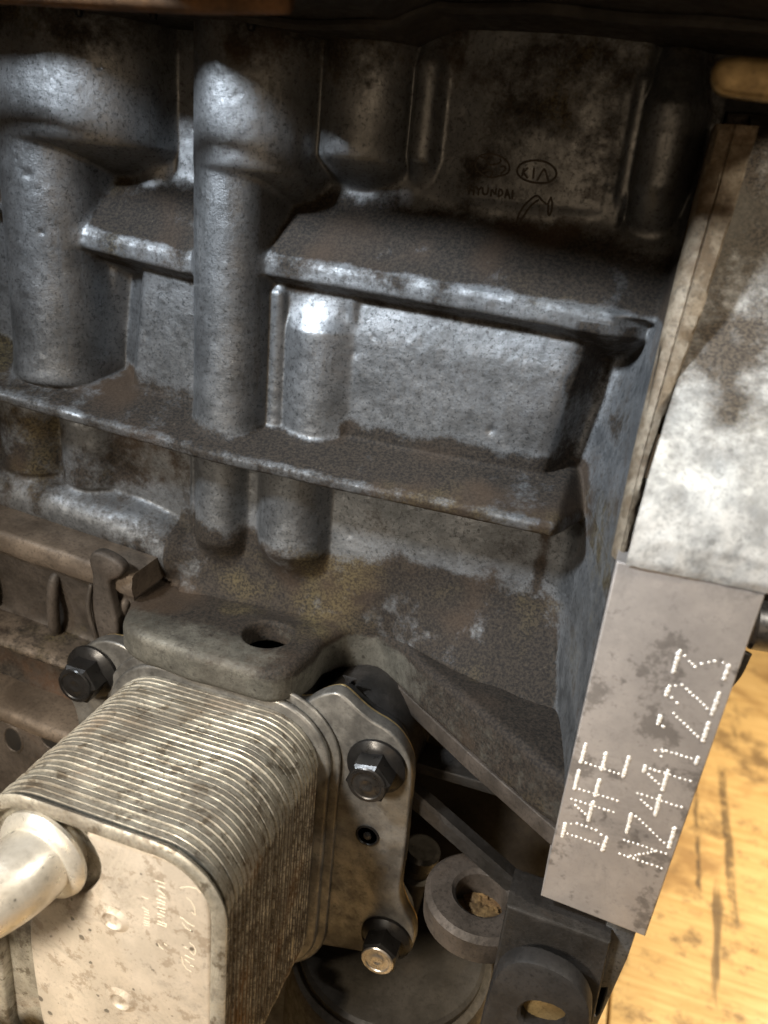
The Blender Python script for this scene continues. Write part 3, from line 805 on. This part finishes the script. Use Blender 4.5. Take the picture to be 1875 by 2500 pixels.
# front pan: raised rim around a recessed floor
loops = []
for o_, yy_ in ((-2, YF), (0.2, YF - 1.5), (1.8, YF - 3.2), (2.2, YF - 4.2), (1.6, YF - 5.0), (-1.2, YF - 5.2), (-3.6, YF - 5.0), (-4.4, YF - 4.2), (-4.8, YF + 1.5), (-6.5, YF + 2.5)):
    q = offset(ST, o_); loops.append(np.stack([q[:, 0], np.full(len(q), yy_), q[:, 1]], 1))
v, f = fix(*stack(loops))
obj('front_rim', v, f, 'cooler', cooler, sharp=50)
FACE = chaikin([(-62.5, -93.1), (-57.4, -90.4), (-46.8, -90.5), (-19.2, -92.0), (-11.5, -96.2), (-9.6, -111.6), (-9.3, -126.1), (-9.0, -148.0), (-8.7, -171.1)] + [(-10, -236), (-86, -236)] + [(-91.6, -215.4), (-93.6, -192.0), (-94.3, -157.1), (-90.5, -143.3), (-76.8, -132.8), (-66.2, -126.4), (-58.8, -117.4), (-56.3, -108.0), (-58.3, -100.6), (-62.0, -95.4)], 1)
face = plate('end_plate', FACE, 'y', YF - 3.2, YF + 2, 'cooler_face', cooler, bev=1.6, label='flat beige end plate with faint engraved writing')
TXT = [['m', (-32.5, -104.0), (-30.5, -103.8)], ['m', (-30.3, -103.9), (-28.4, -103.8)], ['m', (-31.0, -106.1), (-28.4, -105.9)], ['m', (-31.7, -108.5), (-30.3, -108.6), (-28.6, -109.8)], ['m', (-30.7, -111.0), (-28.3, -111.1)], ['m', (-31.9, -113.0), (-28.3, -113.4)], ['m', (-31.8, -114.8), (-28.5, -114.6)], ['m', (-31.7, -117.1), (-28.4, -116.9)], ['m', (-30.8, -118.5), (-28.7, -118.5)], ['m', (-31.8, -120.4), (-30.0, -120.3), (-28.6, -120.7)], ['m', (-31.7, -122.1), (-30.5, -121.9)], ['m', (-31.7, -124.3), (-28.0, -124.3)], ['m', (-31.9, -125.7), (-28.2, -125.7), (-28.0, -124.5)], ['s', (-38.4, -114.7), (-36.0, -114.7)], ['s', (-38.4, -120.1), (-35.9, -120.9)], ['s', (-37.6, -121.7), (-35.6, -122.0)], ['s', (-37.6, -123.4), (-35.5, -123.1)], ['s', (-37.8, -125.2), (-35.4, -124.9)], ['s', (-38.0, -126.8), (-35.3, -126.6)], ['s', (-38.0, -127.9), (-35.3, -127.6)], ['s', (-37.8, -129.1), (-35.5, -128.7)], ['m', (-31.8, -136.3), (-31.1, -137.6), (-29.6, -138.3)], ['m', (-29.0, -135.0), (-27.9, -135.6)], ['l', (-22.1, -103.1), (-18.6, -101.1), (-15.4, -100.5), (-13.5, -101.9)], ['l', (-19.4, -106.7), (-17.5, -107.8), (-16.1, -110.1), (-15.6, -113.8)], ['l', (-17.2, -113.2), (-15.7, -114.0)], ['l', (-21.9, -118.0), (-20.8, -118.1), (-18.6, -119.5), (-16.2, -119.9)], ['l', (-21.2, -120.3), (-19.7, -122.3), (-17.5, -122.8)], ['l', (-18.0, -129.3), (-16.3, -130.3), (-15.4, -132.2), (-15.8, -134.5)], ['l', (-20.2, -132.6), (-18.8, -133.0)], ['l', (-17.9, -133.9), (-16.2, -135.0)], ['l', (-20.2, -137.0), (-16.0, -137.5)], ['l', (-20.0, -139.1), (-18.0, -140.1)], ['l', (-21.5, -138.6), (-20.8, -142.1), (-19.4, -143.9), (-17.4, -144.7)], ['l', (-17.4, -141.2), (-16.3, -141.3)]]
for key, r in (('m', 0.24), ('s', 0.2), ('l', 0.24)):
    o = strokes_mesh('engraved_writing', [st[1:] for st in TXT if st[0] == key], 'scratch', face, r, lambda x, z: YF - 3.15, flat=0.5)
def dimple(c):
    x, z = c
    loops = []
    for r_, h in ((6.6, -0.05), (5.2, 0.5), (4.3, 1.3), (3.9, 1.4), (3.5, 0.8), (3.0, 0.12), (2.0, 0.06), (1.0, 0.3), (0.1, 0.4)):
        loops.append(np.array([(x + r_ * 1.15 * math.cos(a), YF - 3.2 - h, z + r_ * math.sin(a)) for a in np.linspace(0, 2 * math.pi, 25)[:-1]]))
    v, f = fix(*stack(loops, (False, True)))
    obj('dimple', v, f, 'cooler_face', face)
for c in [(-51.8, -132.3), (-49.9, -176.9)]: dimple(c)
# outlet pipe with its bead
pipe_path = [(-80, YF + 2, -108), (-80.5, YF - 12, -108.5), (-84, YF - 24, -110), (-95, YF - 34, -115), (-112, YF - 41, -123), (-164, YF - 52, -144)]
pipe = tube('outlet_pipe', pipe_path, [15.5, 15.3, 15.2, 15.5, 15.8, 16], 'pipe', cooler, seg=40, n=3, label='pale aluminium outlet pipe curving off to the side')
pa = Vector((-80.2, YF - 3, -108.2)); pdir = Vector((-0.05, -1, -0.03)).normalized()
lathe('pipe_bead', [(14, 0), (18, 0.2), (19.6, 1.5), (20.0, 3.2), (19.2, 5.0), (17.2, 6.4), (15.2, 7.2)], pa, pdir, 'pipe', pipe, seg=48)
0 and lathe('port_collar', [(24, -3.4), (25.5, -2.6), (25.5, -0.8), (24.5, 0.2), (19, 0.3), (14, 0.3)], pa + Vector((0, 2, 0)), pdir, 'cooler', cooler, seg=48)

# ================================================================== BOLTS
def bolt(c, y, label, r=14.2, face='bolt_face', rot=0.2):
    t = thing('flange_bolt', (c[0], y, c[1]), label, 'bolt', 'black flange bolts holding the cooler')
    x, z = c
    lathe('washer_flange', [(4, 0), (r, 0), (r + 0.3, -0.8), (r, -1.8), (r * 0.82, -3.6), (r * 0.66, -4.6), (4, -4.7)], (x, y, z), (0, 1, 0), 'black_bolt', t, seg=44)
    hexprism('hex_head', x, z, y - 4.0, y - 14.5, r * 0.76, 'black_bolt', t, rot, chamfer=1.6)
    rf = r * 0.64
    fc = lathe('head_face', [(rf - 0.3, 0), (rf, -0.35), (rf - 0.5, -0.9), (rf - 2.0, -1.0), (rf - 2.5, -0.55), (rf * 0.48, -0.45), (rf * 0.42, -0.75), (rf * 0.25, -0.75), (rf * 0.2, -0.5), (0.1, -0.5)], (x, y - 14.3, z), (0, 1, 0), face, t, seg=40)
    return t
bolt((21.9, -105.6), -45, 'black flange bolt in the upper right ear of the cooler base plate')
bolt((36.6, -208.5), -45, 'flange bolt with a worn bright head edge at the lower right ear', 13.0, 'worn_edge', 0.5)
bolt((-131.2, -99.7), -45, 'glossy black flange bolt left of the cooler below the ledge tip', 14.5, 'black_bolt', 0.0)
lathe('rivet', [(6.0, 0), (6.0, -0.6), (5.2, -0.7), (4.6, 0.2), (2.2, 0.3), (2.0, -0.6), (0.1, -0.9)], (21.0, -45.0, -148.2), (0, 1, 0), 'black_bolt', cooler, seg=24)

# ================================================================== LADDER FRAME (left)
frame = thing('ladder_frame', (-200, -20, -449), 'brown ribbed ladder frame casting under the left side of the block', 'ladder frame')
def prof_strip(name, prof, x0, x1, mat, k=-0.075, label=None, xr=-165, n=40, parent=frame, dirtv=None):
    xsx = np.linspace(x0, x1, n)
    pr = chaikin(prof, 1, closed=False)
    pr = np.vstack([pr, [[24, pr[-1][1]], [24, pr[0][1]]]])
    V = []
    for x in xsx:
        for (yy, zz) in pr: V.append((x, yy + 0.25 * math.sin(x * 0.21 + zz), zz + k * (x - xr)))
    m = len(pr); F = []
    for i in range(n - 1):
        for j in range(m):
            F.append((i * m + j, i * m + (j + 1) % m, (i + 1) * m + (j + 1) % m, (i + 1) * m + j))
    F.append(tuple(range(m))); F.append(tuple((n - 1) * m + j for j in range(m)))
    V, F = fix(V, F)
    return obj(name, V, F, mat, parent, label=label, sharp=40, attr=(np.array([dirtv] * len(V)) if dirtv else None))
prof_strip('top_edge', [(20, -44.6), (-27, -44.8), (-30, -46), (-31, -50), (-30.5, -57.5), (-26, -58.5)], -300, -117, 'tan', label='pale tan machined top edge')
prof_strip('side_wall', [(-27, -58.0), (-26, -64), (-22, -78), (-18, -92), (-18, -101), (-21, -103)], -300, -119, 'frame', dirtv=0.35)
prof_strip('mid_ledge', [(-16, -101.5), (-34, -102.5), (-40, -104), (-41, -107), (-38, -110), (-25, -114)], -300, -119, 'tan', dirtv=0.5)
prof_strip('recess_wall', [(-26, -112), (-22, -120), (-22, -136), (-24, -146)], -300, -119, 'frame', dirtv=0.6)
prof_strip('lower_edge', [(-22, -142), (-42, -143.5), (-46, -146), (-46.5, -150), (-44, -155), (-30, -158)], -300, -119, 'tan')
for (x, za, zb, w) in ((-170, -66, -100, 3.2), (-212, -62, -96, 3.4), (-128, -66, -100, 3.0)):
    kz = -0.075 * (x + 165)
    tube('stiffening_rib', [(x + 4, -24, za + kz + 4), (x + 3, -27.5, za + kz), (x + 1, -27, (za + zb) / 2 + kz), (x - 2, -23, zb + kz), (x - 3, -19, zb + kz - 2)], [1.5, w, w, w, 2.0], 'frame', frame, seg=12)
wall_low_plate = plate('holed_plate', [(-300, -150), (-98, -166), (-98, -449), (-300, -449)], 'y', -38, -26, 'frame', frame, bev=1.5)
for c in [(-193.0, -168.4), (-167.9, -157.7), (-219.0, -172.0)]:
    x, z = c
    loops = []
    for r_, yy_ in ((9.6, -37.9), (9.0, -38.5), (8.3, -38.8), (7.8, -38.5), (7.5, -37.5), (0.2, -37.4)):
        loops.append(np.array([(x + r_ * 0.72 * math.cos(a), yy_ - 0.02, z + r_ * math.sin(a)) for a in np.linspace(0, 2 * math.pi, 29)[:-1]]))
    v, f = fix(*stack(loops, (False, True)))
    sl = obj('slot', v, f, 'frame', frame, label='oval slot')
    plate('slot_shade_disc', [(x + 5.6 * math.cos(t), z + 7.6 * math.sin(t)) for t in np.linspace(0, 2 * math.pi, 25)[:-1]], 'y', -38.25, -36, 'slot_shade', sl, bev=0.05)  # dark disc painting the shaded inside of the slot
# small upright clip in the gap of the frame
clip = thing('locating_clip', (-128, -34, -100), 'dark two-lobed clip standing against the tan frame edge', 'clip')
plate('clip_body', chaikin([(-138, -40), (-133, -36.5), (-122, -39), (-117, -44), (-122, -50), (-127, -52), (-126, -62), (-122, -78), (-125, -96), (-133, -97), (-137, -80), (-139, -66), (-136, -52), (-138, -46)], 2), 'y', -36, -29, 'frame', clip, bev=2.0)
tube('clip_ridge', [(-137, -36, -56), (-138.5, -38, -68), (-136, -37, -82), (-133, -36, -95)], [1.0, 1.4, 1.3, 0.8], 'frame', clip, seg=8)

# strap at the lower left beside the cooler, and the hose end in the corner
strap = thing('support_strap', (-128, -120, -449), 'brown steel strap standing left of the cooler', 'strap')
plate('strap_plate', [(-128, -140), (-117, -140), (-117, -449), (-128, -449)], 'y', -132, -128, 'rust', strap, bev=1)
plate('strap_fold', [(-117, -140), (-115.2, -140), (-115.2, -449), (-117, -449)], 'y', -136, -118, 'frame', strap, bev=0.5)
hose = thing('hose_end', (-110, -170, -230), 'pale hose end in the bottom left corner below the pipe', 'hose')
tube('hose_body', [(-70, -120, -260), (-92, -165, -212), (-112, -178, -206), (-140, -186, -206)], 14, 'pipe', hose, seg=28)
lathe('hose_collar', [(14, -2), (16.5, -1.5), (17, 1), (16.5, 3.5), (14, 4)], (-100, -171, -209), (-0.8, -0.5, 0.2), 'pipe', hose, seg=32)

# ================================================================== THINGS BELOW AND RIGHT
eye = thing('lifting_eye', (75, -40, -180), 'brown cast eye with a sediment filled hole below the ledge', 'lifting eye')
ex, ey, ez = 79.0, -42.0, -163.0
lathe('eye_ring', [(12.5, -16), (24.5, -16), (26.5, -14), (27, -2.5), (24.5, 0), (14.5, 0), (12.5, -1.6), (12.0, -4), (12.0, -13), (12.5, -16)], (ex, ey, ez), (0, 0, 1), 'frame', eye, seg=56)
plate('eye_arm', chaikin([(92, -60), (112, -56), (112, -28), (92, -26)], 1), 'z', ez - 15.5, ez - 1.0, 'dark', eye, bev=2)
V, F = [], []
bm = bmesh.new(); bmesh.ops.create_icosphere(bm, subdivisions=5, radius=1.0)
vv = np.array([tuple(p.co) for p in bm.verts]); ff = [tuple(q.index for q in p.verts) for p in bm.faces]; bm.free()
bump_ = 1 + 0.10 * vnoise(vv[:, 0] * 10 + 50, vv[:, 1] * 10 + vv[:, 2] * 7 + 80, 2.2, 61) + 0.08 * vnoise(vv[:, 0] * 10 + 50, vv[:, 1] * 10 + vv[:, 2] * 7 + 80, 0.9, 62)
vv = vv * bump_[:, None] * np.array((13.0, 13.0, 4.0)) + np.array((ex, ey + 3, ez - 16))
obj('sediment', vv, ff, 'sediment', eye, label='crumbly ochre sediment in the eye')

cap = thing('filter_cap', (38, -10, -300), 'dark grey round cap under the lower cooler bolt', 'cap')
lathe('cap_top', [(0.1, 0), (44, 0), (50, -0.6), (52, -2.5), (52, -6), (48, -7)], (34, -14, -246), (0, 0, 1), 'dark_grey', cap, seg=72)
lathe('cap_body', [(47, -6), (56, -8), (58, -14), (58, -60), (55, -194)], (34, -14, -246), (0, 0, 1), 'dark', cap, seg=60)

cup = thing('drain_fitting', (40, 0, -190), 'oily dark stub fitting between the cooler plate and the cast eye', 'fitting')
a = (42.5, -12.0, -179.1)
lathe('fitting_head', [(0.1, 2), (8, 2), (10, 0), (10, -7), (8, -9)], (a[0], a[1], a[2]), (0.1, -0.1, 1), 'black_bolt', cup, seg=28)
lathe('fitting_stem', [(8.4, -9), (8.4, -14), (11, -15), (11, -18), (7, -19), (7, -60)], (a[0], a[1], a[2]), (0.1, -0.1, 1), 'dark_grey', cup, seg=28)

# black bracket hanging under the pad
br = thing('mounting_bracket', (116, -80, -200), 'dark steel bracket with rounded top and square window under the numbered pad', 'bracket')
outl = chaikin([(91, -230), (91.5, -158), (95, -141), (104, -133.5), (118, -134), (128, -140), (134, -154), (138, -230)], 2)
inner = [(106, -170), (124, -168), (124, -152), (106, -154)]
def frame_plate(name, outl, inner, y0, y1, mat, parent, bev=1.2):
    outl = ccw(outl)
    n = len(outl)
    cx, cz = np.mean(inner, 0)
    ip = ccw(np.array(inner))
    ip = chaikin(ip, 2)
    # resample inner by angle to match the outer count
    ang = np.unwrap(np.arctan2(outl[:, 1] - cz, outl[:, 0] - cx))
    L = []
    for a in ang:
        d = np.array((math.cos(a), math.sin(a))); best = 5.0
        for k in range(len(ip)):
            p, q = ip[k], ip[(k + 1) % len(ip)]
            e = q - p; den = d[0] * e[1] - d[1] * e[0]
            if abs(den) < 1e-9: continue
            w = p - np.array((cx, cz))
            t = (w[0] * e[1] - w[1] * e[0]) / den; s = (w[0] * d[1] - w[1] * d[0]) / den
            if t > 0 and -1e-6 <= s <= 1 + 1e-6: best = t
        L.append((cx + d[0] * best, cz + d[1] * best))
    inn = np.array(L)
    def at(p, yy): return np.stack([p[:, 0], np.full(len(p), yy), p[:, 1]], 1)
    loops = [at(inn, y1), at(inn, y0 + bev * .6), at(offset(inn, bev * .6), y0), at(offset(outl, -bev), y0), at(offset(outl, -bev * .3), y0 + bev * .3), at(outl, y0 + bev), at(outl, y1)]
    v, f = fix(*stack(loops, (False, False)))
    return obj(name, v, f, mat, parent, sharp=40)
frame_plate('bracket_plate', outl, inner, -96, -88, 'dark_grey', br, bev=2.2)
plate('bracket_back', [(92, -230), (92, -124), (134, -126), (138, -230)], 'y', -82, -60, 'dark', br, bev=1.5)
plate('window_plug', [(105, -171), (125, -169), (125, -151), (105, -153)], 'y', -89.5, -84, 'brass', br, bev=0.6, label='dull greenish brass surface behind the window')
foot = thing('pad_foot', (140, -70, -180), 'grey slotted cast leg beneath the right edge of the numbered pad', 'leg')
frame_plate('leg_plate', [(133, -230), (131.5, -121.5), (143.5, -122), (143, -140), (139, -180), (137, -230)], [(135, -176), (138.2, -176), (138.8, -158), (136, -157)], -74, -56, 'block', foot, bev=1.0)

# dark rod to the right of the pad
rod = thing('guide_rod', (172, 10, -4), 'dark steel rod end sticking out at the right edge behind the pad', 'rod')
lathe('rod_shaft', [(0.1, 0), (8.4, 0), (9.6, 1.2), (9.6, 60)], (158, -34, 1), (1, 0.1, 0.02), 'steel', rod, seg=36)
lathe('rod_collar', [(9.5, 3), (13, 3), (13.4, 4), (13.4, 9), (12, 10), (9.5, 10)], (162, -24, 1), (1, 0.1, 0.02), 'dark', rod, seg=36)
tube('rod_clip', [(158, -40, -8), (157, -42, -16), (155, -42, -24)], [3.0, 2.6, 1.5], 'dark', rod, seg=10)
box('rod_bracket', (153, 10, -16), (185, 60, 14), 'dark', rod, bev=3)

# ================================================================== TOP: cylinder head and neighbours
head = thing('cylinder_head', (-40, 60, 196), 'oily black cylinder head overhanging the top of the block', 'cylinder head')
zt = lambda x: float(np.interp(x, [-280, -190, -100, -48, -8, 6, 55, 105, 200], [198, 194, 194, 191.5, 192, 199, 199, 197, 197]))
xx = np.linspace(-290, 160, 60)
OV = lambda x: float(np.interp(x, [-290, -96, -82, -50, 160], [-62, -64, -84, -118, -130]))
for nm, y0, y1, dz, th, mat in (('gasket_edge', -24, 120, 0, 3.0, 'dark'), ('head_body', None, 200, 3.4, 70, 'dark')):
    V = []; F = []
    for x in xx:
        z0 = zt(x) + dz
        if nm == 'head_body': y0 = OV(x)
        for (yy_, zz_) in ((y1, z0), (y0 + 2, z0), (y0, z0 + 1.5), (y0, z0 + th), (y1, z0 + th)): V.append((x, yy_ + (3 * math.sin(x * 0.11) if yy_ < 0 else 0), zz_))
    for i in range(len(xx) - 1):
        for j in range(5):
            F.append((i * 5 + j, i * 5 + (j + 1) % 5, (i + 1) * 5 + (j + 1) % 5, (i + 1) * 5 + j))
    v, f = fix(V, F)
    obj(nm, v, f, mat, head, sharp=35)
for x in (-106, -64, -140):
    lathe('drip', [(0.1, -2.4), (1.4, -1.9), (1.9, 0), (1.2, 2)], (x, -22, zt(x)), (0, 0, 1), 'black_bolt', head, seg=12)
rail = thing('heat_shield_rail', (-120, -90, 180), 'rust brown rail running along the top edge at the left', 'rail')
tube('rail_bar', [(-290, -78, 190), (-150, -82, 190.5), (-60, -84, 189.5), (-20, -84, 190)], [5, 5, 5, 4], 'rust', rail, seg=14)
lug = thing('brass_tongue', (130, -30, 178), 'dull yellow tongue shaped terminal at the top right edge', 'terminal')
plate('tongue_plate', chaikin([(101, 182), (102.5, 187), (112, 188), (160, 186), (160, 174), (112, 176.2), (104, 177)], 1), 'y', -42, -36, 'brass', lug, bev=2.0)
lathe('tongue_stud', [(6, 0), (6, 30), (0.1, 30)], (134, -36, 181), (0, 1, 0), 'steel', lug, seg=20)
back = thing('gearbox_plate', (180, 150, -100), 'dark brown plate deep behind the flange at the top right', 'plate')
plate('plate_sheet', chaikin([(108, 40), (420, 40), (420, 420), (108, 420)], 0), 'y', 70, 84, 'dark', back, bev=3)
plate('plate_band', [(112, 150), (420, 160), (420, 184), (112, 182)], 'y', 58, 69.5, 'frame', back, bev=2)
